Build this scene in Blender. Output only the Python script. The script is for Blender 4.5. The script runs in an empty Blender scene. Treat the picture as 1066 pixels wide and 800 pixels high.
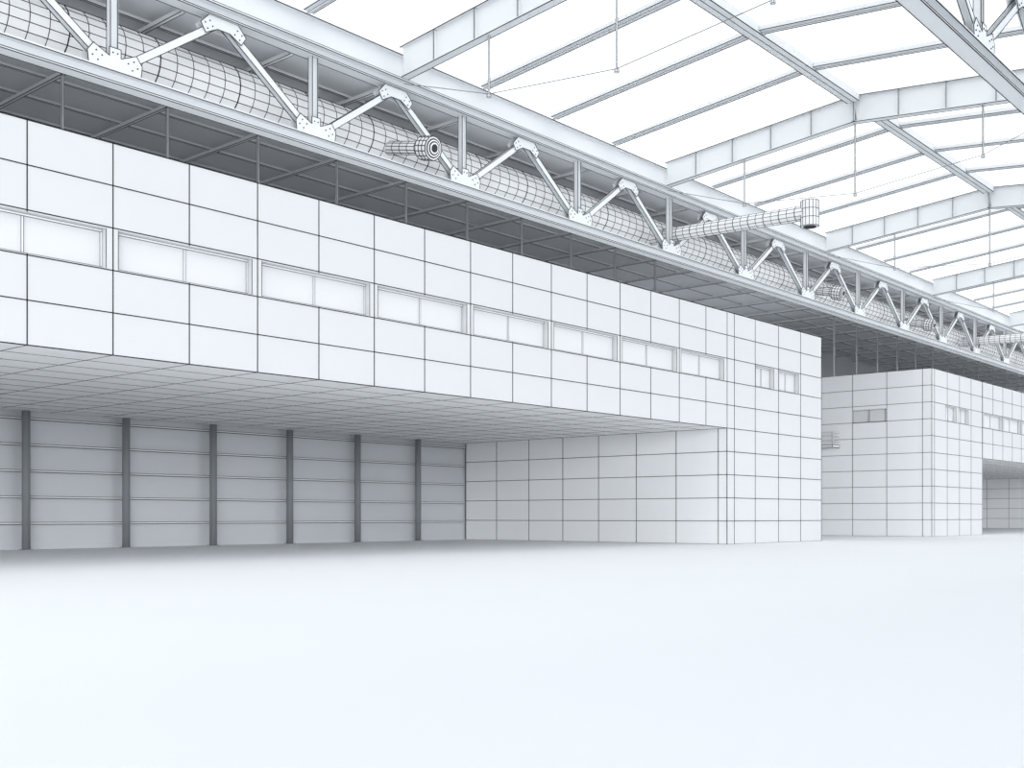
import bpy, math
from mathutils import Vector as V
C = bpy.context.scene.collection
sc = bpy.context.scene
try:
    sc.view_settings.view_transform = 'Standard'
    sc.view_settings.look = 'None'
except Exception as e:
    print(e)

# ---------------------------------------------------------------- materials
def mat(name, col, rough=0.9, noise=0.0, scale=0.4, emit=None, spec=.15):
    m = bpy.data.materials.new(name); m.use_nodes = True
    nt = m.node_tree; nt.nodes.clear()
    out = nt.nodes.new('ShaderNodeOutputMaterial')
    if emit is not None:
        e = nt.nodes.new('ShaderNodeEmission')
        e.inputs[0].default_value = (*col, 1); e.inputs[1].default_value = emit
        nt.links.new(e.outputs[0], out.inputs[0]); return m
    b = nt.nodes.new('ShaderNodeBsdfPrincipled')
    b.inputs['Roughness'].default_value = rough
    if 'Specular IOR Level' in b.inputs: b.inputs['Specular IOR Level'].default_value = spec
    b.inputs['Base Color'].default_value = (*col, 1)
    if noise:
        tc = nt.nodes.new('ShaderNodeTexCoord')
        n = nt.nodes.new('ShaderNodeTexNoise'); n.inputs['Scale'].default_value = scale
        r = nt.nodes.new('ShaderNodeValToRGB')
        r.color_ramp.elements[0].color = (*[c*(1-noise) for c in col], 1)
        r.color_ramp.elements[1].color = (*col, 1)
        nt.links.new(tc.outputs['Object'], n.inputs['Vector'])
        nt.links.new(n.outputs['Fac'], r.inputs['Fac'])
        nt.links.new(r.outputs['Color'], b.inputs['Base Color'])
    nt.links.new(b.outputs[0], out.inputs[0])
    return m
M = dict(
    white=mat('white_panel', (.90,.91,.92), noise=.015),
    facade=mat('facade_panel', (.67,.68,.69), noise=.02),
    soffit=mat('soffit_tiles', (.95,.955,.96)),
    steel=mat('white_steel', (.80,.82,.84), noise=.02),
    floor=mat('white_floor', (.83,.845,.86), noise=.02, scale=.15),
    grey=mat('grey_wall', (.66,.685,.71), noise=.14, scale=.22, rough=.32, spec=.5),
    col=mat('grey_column', (.25,.265,.28), noise=.05, rough=.6),
    rail=mat('pale_rail', (.86,.87,.88)),
    aisle=mat('aisle_ceiling', (.80,.82,.84), noise=.03),
    aislesteel=mat('aisle_steel', (.88,.89,.90)),
    duct=mat('duct', (.92,.925,.93), noise=.02),
    glass=mat('pale_glass', (.73,.74,.75), rough=.4),
    ink=mat('dark_seam', (.02,.022,.024)),
    inks=mat('steel_outline', (.04,.043,.047)),
    inkg=mat('grey_seam', (.13,.135,.14)),
    dark=mat('dark_opening', (.05,.05,.055)),
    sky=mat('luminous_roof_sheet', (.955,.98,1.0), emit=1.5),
)

# ---------------------------------------------------------------- mesh builder
class MB:
    def __init__(s): s.v=[]; s.f=[]; s.m=[]; s.smooth=[]
    def quad(s, a,b,c,d, mi=0, sm=False):
        n=len(s.v); s.v += [tuple(a),tuple(b),tuple(c),tuple(d)]; s.f.append((n,n+1,n+2,n+3)); s.m.append(mi)
    def poly(s, pts, mi=0):
        n=len(s.v); s.v += [tuple(p) for p in pts]; s.f.append(tuple(range(n,n+len(pts)))); s.m.append(mi)
    def hexa(s, P, mi=0):
        n=len(s.v); s.v += [tuple(p) for p in P]
        for f in ((0,3,2,1),(4,5,6,7),(0,1,5,4),(1,2,6,5),(2,3,7,6),(3,0,4,7)):
            s.f.append(tuple(n+i for i in f)); s.m.append(mi)
    def line(s, p, q, w=.03, mi=1):
        p=V(p); q=V(q); d=q-p
        if d.length<1e-6: return
        d.normalize(); up=V((0,0,1)) if abs(d.z)<.9 else V((1,0,0))
        a=d.cross(up).normalized(); b=a.cross(d).normalized(); h=w/2
        o=[a*h+b*h, -a*h+b*h, -a*h-b*h, a*h-b*h]
        n=len(s.v); s.v += [tuple(p+k) for k in o]+[tuple(q+k) for k in o]
        for i in range(4):
            j=(i+1)%4; s.f.append((n+i,n+j,n+4+j,n+4+i)); s.m.append(mi)
    def obox(s, p0, p1, up, s0,s1,u0,u1, lw=0, ends=True, mi=0, only=None):
        p0=V(p0); p1=V(p1); d=(p1-p0).normalized(); side=d.cross(V(up)).normalized(); u=side.cross(d).normalized()
        c=[side*s0+u*u0, side*s1+u*u0, side*s1+u*u1, side*s0+u*u1]
        A=[p0+k for k in c]; B=[p1+k for k in c]
        s.hexa(A+B, mi)
        if lw:
            for i in (only or range(4)):
                s.line(A[i],B[i],lw)
            if ends and only is None:
                for i in range(4): s.line(A[i],A[(i+1)%4],lw); s.line(B[i],B[(i+1)%4],lw)
    def box(s, x0,x1,y0,y1,z0,z1, lw=0, mi=0):
        P=[V(p) for p in ((x0,y0,z0),(x1,y0,z0),(x1,y1,z0),(x0,y1,z0),(x0,y0,z1),(x1,y0,z1),(x1,y1,z1),(x0,y1,z1))]
        s.hexa(P, mi)
        if lw:
            for a,b in ((0,1),(1,2),(2,3),(3,0),(4,5),(5,6),(6,7),(7,4),(0,4),(1,5),(2,6),(3,7)): s.line(P[a],P[b],lw)
    def ibeam(s, p0, p1, up, w, h, tf=.04, tw=.04, lw=.03):
        s.obox(p0,p1,up,-w/2,w/2,h/2-tf,h/2,lw,only=(0,1))
        s.obox(p0,p1,up,-w/2,w/2,-h/2,-h/2+tf,lw,only=(0,1))
        s.obox(p0,p1,up,-tw/2,tw/2,-h/2+tf,h/2-tf,0)
    def cyl(s, p0, p1, r0, r1=None, seg=16, rings=1, caps=True, lw=0, rlw=None, mi=0, longs=True):
        r1 = r0 if r1 is None else r1
        p0=V(p0); p1=V(p1); d=(p1-p0).normalized(); up=V((0,0,1)) if abs(d.z)<.9 else V((1,0,0))
        a=d.cross(up).normalized(); b=a.cross(d).normalized()
        R=[]
        for k in range(rings+1):
            t=k/rings; c=p0.lerp(p1,t); r=r0+(r1-r0)*t
            R.append([c+a*(r*math.cos(2*math.pi*i/seg))+b*(r*math.sin(2*math.pi*i/seg)) for i in range(seg)])
        n=len(s.v)
        for ring in R: s.v += [tuple(q) for q in ring]
        for k in range(rings):
            for i in range(seg):
                j=(i+1)%seg; s.f.append((n+k*seg+i,n+k*seg+j,n+(k+1)*seg+j,n+(k+1)*seg+i)); s.m.append(mi)
        if caps:
            s.f.append(tuple(n+i for i in reversed(range(seg)))); s.m.append(mi)
            s.f.append(tuple(n+rings*seg+i for i in range(seg))); s.m.append(mi)
        if lw:
            if longs:
                for i in range(seg): s.line(R[0][i],R[-1][i],lw)
            for k in range(rings+1):
                w = rlw(k) if rlw else lw
                for i in range(seg): s.line(R[k][i],R[k][(i+1)%seg],w)
    def build(s, name, m, parent=None, ink=None):
        if ink is None: ink = 'inks' if m in ('steel','duct') else 'ink'
        me=bpy.data.meshes.new(name); me.from_pydata(s.v,[],s.f)
        me.materials.append(M[m]); me.materials.append(M[ink]); me.materials.append(M['dark'])
        me.polygons.foreach_set('material_index', s.m); me.update()
        o=bpy.data.objects.new(name, me); C.objects.link(o)
        if parent is not None: o.parent=parent
        return o
def tag(o,label,cat,group=None,kind=None):
    o['label']=label; o['category']=cat
    if group: o['group']=group
    if kind: o['kind']=kind
    return o
def struct(o,label,cat): o['kind']='structure'; o['label']=label; o['category']=cat; return o
def empty(name, loc=(0,0,0)):
    o=bpy.data.objects.new(name,None); C.objects.link(o); o.location=loc; o.empty_display_size=.5; return o
def reparent(ch, root):          # children are modelled in world coordinates
    ch.parent=root; ch.matrix_parent_inverse.identity()
    ch.location = ch.location - root.location
U=['first','second','third','fourth','fifth','sixth','seventh','eighth','ninth']
ORD=U+['tenth','eleventh','twelfth','thirteenth',
 'fourteenth','fifteenth','sixteenth','seventeenth','eighteenth','nineteenth','twentieth']+['twenty-'+k for k in U]+['thirtieth']+['thirty-'+k for k in U]+['fortieth']+['forty-'+k for k in U]

# ---------------------------------------------------------------- camera
AL=math.radians(40.74); CH=1.74
cam=bpy.data.cameras.new('camera'); co=bpy.data.objects.new('camera',cam); C.objects.link(co)
co.location=(0,0,CH); co.rotation_euler=(math.pi/2,0,AL-math.pi/2)
cam.sensor_fit='HORIZONTAL'; cam.sensor_width=36; cam.lens=1162/1066*36; cam.shift_y=138/1066; cam.clip_end=2000
sc.camera=co

# ---------------------------------------------------------------- key sizes
YF=35.33; YB=57.65; RH=1.454; ZT=10*RH; ZS=5*RH
YT=36.4; YT2=12.6; ZBC=17.2; ZTC=20.78; YR=(YT+YT2)/2; ZE=22.4; ZR=23.55
ZA=20.9; XN=20.65

# ---------------------------------------------------------------- setting
m=MB(); m.quad((-80,-90,0),(260,-90,0),(260,58.2,0),(-80,58.2,0))
struct(m.build('floor','floor'),'smooth white hangar floor','floor')

m=MB(); m.box(-30,205,YB+.15,YB+.45,0,ZA+.2)
struct(m.build('wall_back','grey',ink='inkg'),'grey sheeted back wall behind the columns','wall')
for i in range(1,6):
    m=MB(); z=i*1.38
    m.box(-30,61.55,YB-.04,YB+.14,z-.05,z+.05,.026)
    struct(m.build('trim_%d'%i,'rail',ink='inks'),'horizontal rail on the grey back wall','rail')
m=MB(); m.box(205,205.4,-60,58.1,0,24)
for z in range(1,17): m.line((205,-60,z*RH),(205,58,z*RH),.05)
struct(m.build('wall_right','white'),'far end wall of the hangar','wall')

# ---------------------------------------------------------------- panelled blocks
LWP=.034
def cladx(m, x0,x1,y,zr,joints,holes=(),lw=LWP,side=-1):
    """wall in plane y facing -Y; zr row numbers; holes list (xa,xb,za,zb)"""
    z0,z1=zr[0]*RH,zr[-1]*RH
    if holes:
        za,zb=holes[0][2],holes[0][3]
        m.quad((x0,y,z0),(x1,y,z0),(x1,y,za),(x0,y,za)); m.quad((x0,y,zb),(x1,y,zb),(x1,y,z1),(x0,y,z1))
        cur=x0
        for (a,b,_,_) in holes:
            m.quad((cur,y,za),(a,y,za),(a,y,zb),(cur,y,zb)); cur=b
        m.quad((cur,y,za),(x1,y,za),(x1,y,zb),(cur,y,zb))
        D=.35
        for (a,b,_,_) in holes:
            m.quad((a,y,za),(a,y+D,za),(a,y+D,zb),(a,y,zb)); m.quad((b,y+D,za),(b,y,za),(b,y,zb),(b,y+D,zb))
            m.quad((a,y,za),(b,y,za),(b,y+D,za),(a,y+D,za)); m.quad((a,y+D,zb),(b,y+D,zb),(b,y,zb),(a,y,zb))
            for p,q in (((a,y,za),(a,y,zb)),((b,y,za),(b,y,zb)),((b,y+D,za),(b,y+D,zb))): m.line(p,q,.018)
    else:
        m.quad((x0,y,z0),(x1,y,z0),(x1,y,z1),(x0,y,z1))
    for r in zr: m.line((x0,y,r*RH),(x1,y,r*RH),lw)
    for j in joints:
        if holes:
            m.line((j,y,z0),(j,y,za),lw); m.line((j,y,zb),(j,y,z1),lw)
            if not any(a<j<b for a,b,_,_ in holes): m.line((j,y,za),(j,y,zb),lw)
        else: m.line((j,y,z0),(j,y,z1),lw)
def clady(m, x,y0,y1,zr,joints,hole=None,lw=LWP):
    z0,z1=zr[0]*RH,zr[-1]*RH
    if hole:
        a,b,za,zb=hole
        m.quad((x,y0,z0),(x,y1,z0),(x,y1,za),(x,y0,za)); m.quad((x,y0,zb),(x,y1,zb),(x,y1,z1),(x,y0,z1))
        m.quad((x,y0,za),(x,a,za),(x,a,zb),(x,y0,zb)); m.quad((x,b,za),(x,y1,za),(x,y1,zb),(x,b,zb))
        D=.3
        m.quad((x,a,za),(x+D,a,za),(x+D,a,zb),(x,a,zb)); m.quad((x,b,za),(x+D,b,za),(x+D,b,zb),(x,b,zb))
        m.quad((x,a,za),(x+D,a,za),(x+D,b,za),(x,b,za)); m.quad((x,a,zb),(x+D,a,zb),(x+D,b,zb),(x,b,zb))
    else: m.quad((x,y0,z0),(x,y1,z0),(x,y1,z1),(x,y0,z1))
    for r in zr: m.line((x,y0,r*RH),(x,y1,r*RH),lw)
    for j in joints:
        if hole and hole[0]<j<hole[1]: m.line((x,j,z0),(x,j,hole[2]),lw); m.line((x,j,hole[3]),(x,j,z1),lw)
        else: m.line((x,j,z0),(x,j,z1),lw)
def window(root, P, D, a, b, za, zb, n=2, lw=.018):
    f=MB(); w=.08
    def bx(t0,t1,z0,z1,d0,d1,mb,mi=0,l=0):
        c=[V(P(t,d,z)) for z in (z0,z1) for t,d in ((t0,d0),(t1,d0),(t1,d1),(t0,d1))]
        mb.hexa(c,mi)
        if l:
            for i,j in ((0,1),(4,5),(0,4),(1,5)): mb.line(c[i],c[j],l)
    bx(a,b,za,za+w,D-.08,D,f,0,lw); bx(a,b,zb-w,zb,D-.08,D,f,0,lw)
    step=(b-a)/n
    for k in range(n+1):
        t=a+k*step; t0=max(a,t-w/2); t1=min(b,t+w/2)
        if k==0: t1=a+w
        if k==n: t0=b-w
        bx(t0,t1,za+w,zb-w,D-.08,D,f,0,lw)
    fo=f.build('window','white',root,ink='inkg')
    for k in range(n):
        g=MB(); bx(a+k*step+w*.5,a+(k+1)*step-w*.5,za+w*.5,zb-w*.5,D-.03,D-.01,g)
        g.build('pane','glass',fo)
ZW0,ZW1=7*RH+.04,8*RH-.06

# ---- near block
blk=empty('office_block')
tag(blk,'long white panelled block on the left with strip windows and open recess beneath','building')
X0=-15.94; XC=61.6; XE=74.9
joints=[17.06+3*k for k in range(-11,15)]
holes=[]
a=20.06-36
for k in range(13):
    s=a+6*k
    h1=min(s+5.75,61.2)
    if s>-14 and s<60: holes.append((s+.2,h1,ZW0,ZW1))
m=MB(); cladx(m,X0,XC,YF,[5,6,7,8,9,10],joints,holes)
m.build('front_cladding','facade',blk)
for h in holes: window(blk,lambda t,d,z:(t,YF+d,z),.35,h[0],h[1],ZW0,ZW1)
hs=[(65.25,67.75,ZW0,ZW1),(68.45,71.35,ZW0,ZW1)]
m=MB(); cladx(m,XC,XE,YF,list(range(0,11)),[XC,62.5,65.2,68.4,71.65,XE],hs)
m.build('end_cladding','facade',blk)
for h in hs: window(blk,lambda t,d,z:(t,YF+d,z),.35,h[0],h[1],ZW0,ZW1)
yj=[YB-3.1*k for k in range(8)]
m=MB(); clady(m,XC,YF,YB,list(range(0,6)),yj+[YF])
m.build('recess_side_wall','white',blk)
for xx,rr in ((XE,range(0,11)),(X0,range(5,11))):
    m=MB(); clady(m,xx,YF,YB,list(rr),yj); m.build('side_cladding','white',blk)
m=MB(); m.quad((X0,YF,ZS),(XC,YF,ZS),(XC,YB,ZS),(X0,YB,ZS))
for j in joints: m.line((j,YF,ZS),(j,YB,ZS),.026)
for k in range(1,12): y=YF+k*(YB-YF)/12; m.line((X0,y,ZS),(XC,y,ZS),.026)
m.build('soffit','soffit',blk,ink='inkg')
m=MB(); m.quad((X0,YF,ZT),(XE,YF,ZT),(XE,YB,ZT),(X0,YB,ZT)); m.quad((X0,YB,ZS),(XE,YB,ZS),(XE,YB,ZT),(X0,YB,ZT))
m.build('roof_slab','white',blk)

# ---- far block
X2=96.4; X2C=109.5; X2E=171; X2F=184
b2=empty('office_block',(0,0,0))
tag(b2,'farther white panelled block beyond the gap with railed side balcony','building')
j2=[X2,X2+.6]+[X2+.6+3.1*k for k in range(1,5)]
hs=[(X2+3.3,X2+6.0,ZW0,ZW1),(X2+6.6,X2+9.2,ZW0,ZW1)]
m=MB(); cladx(m,X2,X2C,YF,list(range(0,11)),j2,hs); m.build('end_cladding','facade',b2)
for h in hs: window(b2,lambda t,d,z:(t,YF+d,z),.35,h[0],h[1],ZW0,ZW1)
hs=[(X2C+.3+6*k,X2C+5.8+6*k,ZW0,ZW1) for k in range(10)]
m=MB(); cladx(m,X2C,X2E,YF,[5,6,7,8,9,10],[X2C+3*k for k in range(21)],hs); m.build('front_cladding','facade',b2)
for h in hs: window(b2,lambda t,d,z:(t,YF+d,z),.35,h[0],h[1],ZW0,ZW1)
m=MB(); cladx(m,X2E,X2F,YF,list(range(0,11)),[X2E+3.1*k for k in range(5)]); m.build('end_cladding','facade',b2)
hy=(39.35,42.5,ZW0-.1,ZW1-.25)
m=MB(); clady(m,X2,YF,YB,list(range(0,11)),[YF+.8]+[39.3+3.15*k for k in range(6)],hy); m.build('side_cladding','white',b2)
window(b2,lambda t,d,z:(X2+d,t,z),.1,hy[0],hy[1],hy[2],hy[3],lw=.03)
for xx,rr,nm in ((X2C,range(0,6),'recess_side_wall'),(X2E,range(0,6),'recess_side_wall'),(X2F,range(0,11),'side_cladding')):
    m=MB(); clady(m,xx,YF,YB,list(rr),yj); m.build(nm,'white',b2)
m=MB(); m.quad((X2C,YF,ZS),(X2E,YF,ZS),(X2E,YB,ZS),(X2C,YB,ZS))
for k in range(21): m.line((X2C+3*k,YF,ZS),(X2C+3*k,YB,ZS),.024)
for k in range(1,12): y=YF+k*(YB-YF)/12; m.line((X2C,y,ZS),(X2E,y,ZS),.024)
m.build('soffit','soffit',b2,ink='inkg')
m=MB(); m.quad((X2,YF,ZT),(X2F,YF,ZT),(X2F,YB,ZT),(X2,YB,ZT)); m.quad((X2,YB,ZS),(X2F,YB,ZS),(X2F,YB,ZT),(X2,YB,ZT))
m.build('roof_slab','white',b2)
m=MB(); m.box(X2-1.5,X2,43.7,48.6,8.0,8.2,.04); bal=m.build('balcony','white',b2)
m=MB()
for z in (8.6,9.0,9.35):
    m.obox((X2-1.45,43.75,z),(X2-1.45,48.5,z),(0,0,1),-.03,.03,-.03,.03,.012); m.obox((X2-1.45,43.75,z),(X2,43.75,z),(0,0,1),-.03,.03,-.03,.03,.012)
for y in (43.75,44.95,46.15,47.35,48.5): m.obox((X2-1.45,y,8.2),(X2-1.45,y,9.38),(0,1,0),-.03,.03,-.03,.03,.012)
m.build('railing','white',bal,ink='inkg')

# ---------------------------------------------------------------- columns of recess
vis=0
for i in range(-6,6):
    x=.482*57.2+5.71*i
    if x>60: continue
    if x<-14: continue
    m=MB(); m.cyl((x,57.2,0.03),(x,57.2,ZS-.02),.21,seg=20); o=m.build('shaft','col')
    for p in o.data.polygons: p.use_smooth = len(p.vertices)==4
    r=empty('steel_post',(x,57.2,0)); reparent(o,r)
    m=MB(); m.box(x-.27,x+.27,56.93,57.47,0,.03,0); o=m.build('base_plate','col'); reparent(o,r)
    if x>27:
        lab='dark grey steel column at the back of the recess, %s from the left'%ORD[vis]; vis+=1
    else: lab='dark grey recess column outside the left edge, bay %s'%ORD[abs(i)]
    tag(r,lab,'column','steel columns along the recess back wall')

# ---------------------------------------------------------------- main trusses
def truss(y,label,n0,n1,full=True):
    root=empty('lattice_truss',(0,0,0)); tag(root,label,'truss','lengthwise roof trusses')
    xa,xb=XN+9*n0-2,XN+9*n1+2
    def chord(name,z,w):
        m=MB()
        m.obox((xa,y,z),(xb,y,z),(0,0,1),-w,w,-.25,-.18,.026,only=(0,1,2))
        m.obox((xa,y,z),(xb,y,z),(0,0,1),-w,w,.18,.25,.026,only=(0,1))
        m.obox((xa,y,z),(xb,y,z),(0,0,1),-.03,.03,-.18,.18)
        m.build(name,'steel',root)
    chord('bottom_chord',ZBC,.28); chord('top_chord',ZTC+.22,.3)
    zb=ZBC+.25; zt=ZTC-.03
    for k in range(n0,n1+1):
        x=XN+9*k
        m=MB(); m.ibeam((x,y,zb),(x,y,zt),(1,0,0),.26,.30,.03,.03,.024); m.build('vertical_post','steel',root)
        for s in (-1,1):
            if (k==n0 and s<0) or (k==n1 and s>0): continue
            m=MB(); m.ibeam((x+s*.3,y,zb+.2),(x+s*4.35,y,zt-.18),(0,1,0),.28,.28,.03,.03,.024); m.build('diagonal_brace','steel',root)
        for (cx,kind) in ((x,0),(x+4.5,1)):
            if kind and k==n1: continue
            m=MB()
            for s in (-1,1):
                yy=y+s*.17
                if kind==0: P=[(-1.0,zb),(1.0,zb),(1.05,zb+.42),(.82,zb+.74),(.22,zb+.46),(.22,zb+.78),(-.22,zb+.78),(-.22,zb+.46),(-.82,zb+.74),(-1.05,zb+.42)]
                else: P=[(-.65,zt),(.65,zt),(1.02,zt-.4),(.80,zt-.74),(.28,zt-.46),(-.28,zt-.46),(-.80,zt-.74),(-1.02,zt-.4)]
                A=[V((cx+p,yy-.02,q)) for p,q in P]; B=[V((cx+p,yy+.02,q)) for p,q in P]
                m.poly(A); m.poly(list(reversed(B)))
                for i in range(len(P)):
                    j=(i+1)%len(P); m.quad(A[i],A[j],B[j],B[i]); m.line(A[i],A[j],.024) if s<0 else None
                if full:
                    Q=[(-.86,.3),(-.72,.5),(-.66,.18),(-.5,.38),(.86,.3),(.72,.5),(.66,.18),(.5,.38),(-.09,.6),(.09,.6)] if kind==0 else [(-.82,-.36),(-.72,-.56),(-.62,-.24),(-.5,-.42),(.82,-.36),(.72,-.56),(.62,-.24),(.5,-.42)]
                    for p,q in Q:
                        zz=(zb if kind==0 else zt)+q
                        m.cyl((cx+p,yy,zz),(cx+p,yy+.045*s,zz),.028,seg=6,mi=2)
            m.build('gusset_plate','steel',root)
    return root
truss(YT,'long white steel truss running above the block in front of the duct',-2,17)
truss(YT2,'nearer white steel truss cutting across the top right corner',-2,8)

def eave(y,label,xb):
    m=MB(); m.ibeam((-22,y,21.82),(xb,y,21.82),(0,0,1),.5,1.08,.05,.05,.03)
    tag(m.build('eave_girder','steel'),label,'beam','eave beams on the trusses')
eave(YT,'deep white eave beam on top of the long truss beside the duct',192)
eave(YT2,'deep white eave beam on the nearer truss, top right',192)

# ---------------------------------------------------------------- bright pitched roof
m=MB(); e=.35
m.quad((-22,YT+e,ZE+.28-.03),(192,YT+e,ZE+.28-.03),(192,YR,ZR+.28),(-22,YR,ZR+.28))
m.quad((-22,YR,ZR+.28),(192,YR,ZR+.28),(192,YT2-e,ZE+.25),(-22,YT2-e,ZE+.25))
struct(m.build('ceiling','sky'),'bright white pitched roof sheets over the hall','ceiling')

FX=[34.5+21.44*k for k in range(-2,8)]
edges=[-22]+FX+[192]
for k in range(len(edges)-1):
    xa,xb=edges[k]+.25,edges[k+1]-.25
    m=MB(); m.obox((xa,YR,ZR+.02),(xb,YR,ZR+.02),(0,0,1),-.32,.32,-.22,.22,.03,only=(0,1)); m.line((xa,YR,ZR-.2),(xb,YR,ZR-.2),.026)
    tag(m.build('ridge_girder','steel'),'white ridge beam under the peak of the bright roof, %s bay from the left end'%ORD[k],'beam','ridge beams between the cross frames')
def slopes(cut,c0=.3):
    out=[]
    for ya,yb_ in ((YT-c0,YR+cut),(YR-cut,YT2+c0)):
        zf=lambda y: ZE+(ZR-ZE)*(1-abs(y-YR)/(YT-YR))
        out.append((ya,yb_,zf(ya),zf(yb_)))
    return out
for k,x in enumerate(FX):
    r=empty('cross_frame',(x,YT,21)); 
    vis_=(k>=2 and k<=6)
    tag(r,('white deep cross frame with bowed tie rod, %s from the left under the bright roof'%ORD[k-2]) if vis_ else ('white cross frame of the bright roof %s, bay %s'%('past the left edge' if k<2 else 'lost beyond the right edge',ORD[k])),'frame','cross frames of the bright roof')
    for (ya,yb_,za,zb_) in slopes(-.03,.34):
        m=MB(); m.ibeam((x,ya,za-.5),(x,yb_,zb_-.5),(0,0,1),.42,1.4,.05,.05,.028)
        reparent(m.build('girder','steel'),r)
    for j in range(1,10):
        y=YT+(YT2-YT)*j/10; z=ZE+(ZR-ZE)*(1-abs(y-YR)/(YT-YR))-.5
        m=MB(); m.box(x-.19,x+.19,y-.02,y+.02,z-.65,z+.65,.016); reparent(m.build('stiffener','steel'),r)
    T=[(YT-.36,21.0),(.851*YT,19.3),(YR,18.65),(YR*2-.851*YT,19.3),(YT2+.36,21.0)]
    m=MB()
    for a_,b_ in zip(T[:-1],T[1:]): m.cyl((x,a_[0],a_[1]),(x,b_[0],b_[1]),.018,seg=6,mi=0)
    reparent(m.build('tie_rod','col'),r)
    for yy,zz in T[1:4]:
        zt=ZE+(ZR-ZE)*(1-abs(yy-YR)/(YT-YR))-1.2
        m=MB(); m.cyl((x,yy,zz-.1),(x,yy,zt),.045,seg=6,lw=.012); m.cyl((x,yy,zz-.14),(x,yy,zz-.03),.09,seg=8,lw=.012); reparent(m.build('hanger','steel'),r)
ri=0
for k in range(0,37):
    if k%4==0: continue
    x=FX[0]+5.36*k
    if x>190: continue
    for si,(ya,yb_,za,zb_) in enumerate(slopes(.34)):
        m=MB(); m.obox((x,ya,za+.05),(x,yb_,zb_+.05),(0,0,1),-.25,.25,-.10,.10,.026,only=(0,1))
        m.obox((x,ya,za-.06),(x,yb_,zb_-.06),(0,0,1),-.07,.07,-.05,.01,.012,only=(0,1))
        o=m.build('rafter','steel')
        tag(o,'slim white rafter on the roof slope %s, %s from the left end'%(('beside the long truss','toward the nearer truss')[si],ORD[ri]),'rafter','rafters between the cross frames')
    ri+=1

# ---------------------------------------------------------------- side aisle ceiling and posts
m=MB(); m.box(-30,205,YT+.35,YB+.5,ZA+.2,ZA+.4)
struct(m.build('ceiling','aisle'),'shaded flat ceiling of the side aisle behind the truss','ceiling')
m=MB(); m.box(-30,205,-26,YT2-.6,ZA+.2,ZA+.4)  # unseen aisle ceiling, added and drawn back to darken the near floor
struct(m.build('ceiling','aisle'),'flat ceiling added out of view over the opposite side aisle to dim the near floor','ceiling')
for i in range(1,8):
    y=YT+i*2.75
    m=MB(); m.obox((-28,y,ZA+.11),(204,y,ZA+.11),(0,0,1),-.06,.06,-.07,.07,.022,only=(0,1))
    tag(m.build('purlin','aislesteel',ink='inks'),'grey lengthwise purlin of the shaded aisle ceiling, %s row behind the truss'%ORD[i-1],'purlin','lengthwise purlins of the aisle ceiling')
n=0; PY=46.0; x=23.76-5.1*9
while x<203:
    m=MB(); m.obox((x,YT+.4,ZA-.07),(x,YB,ZA-.07),(0,0,1),-.08,.08,-.09,.09,.022,only=(0,1))
    tag(m.build('joist','aislesteel',ink='inks'),'grey cross beam of the shaded aisle ceiling, %s from the left end'%ORD[n] ,'beam','cross beams of the aisle ceiling')
    if (X0+.5<x<XE-.5) or (X2+.5<x<X2F-.5):
        m=MB(); m.box(-.05,.05,-.05,.05,.02,ZA-.18-ZT,.016); o=m.build('aisle_post','aislesteel',ink='inkg'); o.location=(x,PY,ZT)
        tag(o,'thin grey post standing on the block roof behind the truss, %s from the left end'%ORD[n],'post','posts standing on the block roofs')
    n+=1; x+=5.1

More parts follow.
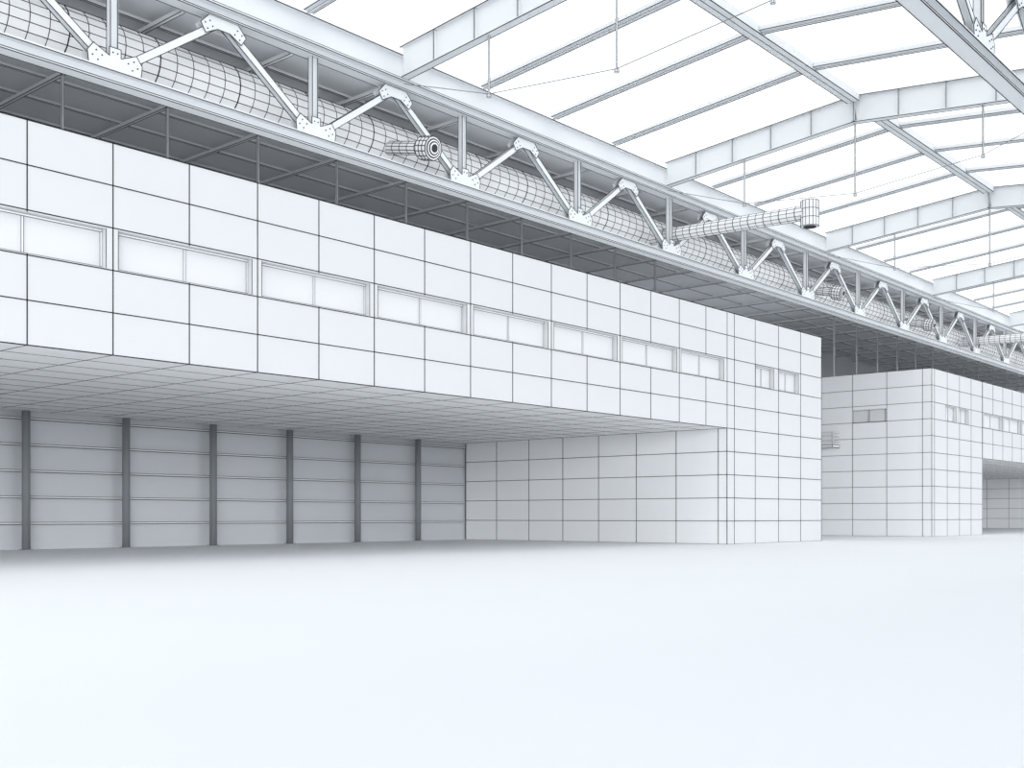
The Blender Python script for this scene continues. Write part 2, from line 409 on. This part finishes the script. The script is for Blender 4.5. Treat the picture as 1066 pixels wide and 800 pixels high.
# ---------------------------------------------------------------- ducts
DY=38.9; DZ=19.2
duct=empty('air_duct',(0,DY,DZ))
tag(duct,'large round ribbed air duct running behind the long truss','duct')
m=MB(); N=290; L0=-20; L1=190
m.cyl((L0,DY,DZ),(L1,DY,DZ),1.08,seg=20,rings=N,lw=.024,rlw=lambda k:.04 if k%5==0 else .024)
reparent(m.build('duct_pipe','duct',ink='ink'),duct)
def branch(x):
    m=MB(); m.cyl((x,38.1,18.8),(x,28,18.55),.42,seg=12,rings=21,lw=.022,rlw=lambda k:.034 if k%2==0 else .022)
    o=m.build('branch_pipe','duct'); reparent(o,duct)
    m=MB(); m.cyl((x,27.75,17.75),(x,27.75,19.15),.5,seg=16,rings=3,lw=.024)
    m.cyl((x,27.75,17.72),(x,27.75,17.76),.36,seg=16,mi=2)
    d=m.build('outlet_drum','duct'); d.parent=o
for x in (57.4,111.4): branch(x)
for x in (35.4,78.0,96.2,136.0,154.2):
    p0=V((x,38.0,18.8)); p1=V((x,35.1,18.15)); d=(p1-p0).normalized()
    m=MB(); m.cyl(p0,p0+d*2.0,.3,seg=12,rings=4,lw=.026)
    m.cyl(p0+d*2.0,p0+d*2.3,.3,.52,seg=14,lw=.026); m.cyl(p0+d*2.3,p0+d*2.95,.52,seg=14,rings=3,lw=.034)
    for q,(rr,mi_) in enumerate(((.43,2),(.37,0),(.31,2),(.25,0),(.18,2))): m.cyl(p0+d*2.94,p0+d*(2.97+.02*q),rr,seg=14,mi=mi_)
    reparent(m.build('jet_nozzle','duct'),duct)
bpy.context.view_layer.update()

# ---------------------------------------------------------------- light
w=bpy.data.worlds.new('world'); sc.world=w; w.use_nodes=True
bg=w.node_tree.nodes['Background']; bg.inputs[0].default_value=(.95,.975,1,1); bg.inputs[1].default_value=1.85
def sun(name,dirv,st,ang,col=(1,1,1)):
    l=bpy.data.lights.new(name,'SUN'); l.energy=st; l.angle=math.radians(ang); l.color=col
    o=bpy.data.objects.new(name,l); C.objects.link(o); o.rotation_euler=V(dirv).to_track_quat('-Z','Y').to_euler(); return o
sun('sun',(.8,1,-.12),2.3,36,(.95,.975,1))
for i,(xa,xb) in enumerate(((X0+1,XE-1),(X2+1,X2F-1))):  # added fill lamps, out of sight on the block roofs, brighten the aisle ceiling
    l=bpy.data.lights.new('aisle_fill','AREA'); l.shape='RECTANGLE'; l.size=xb-xa; l.size_y=6; l.energy=.20*math.pi*(xb-xa)*6; l.color=(.95,.975,1)
    o=bpy.data.objects.new('aisle_fill',l); C.objects.link(o); o.location=((xa+xb)/2,40,ZT+.1); o.rotation_euler=(math.pi,0,0)
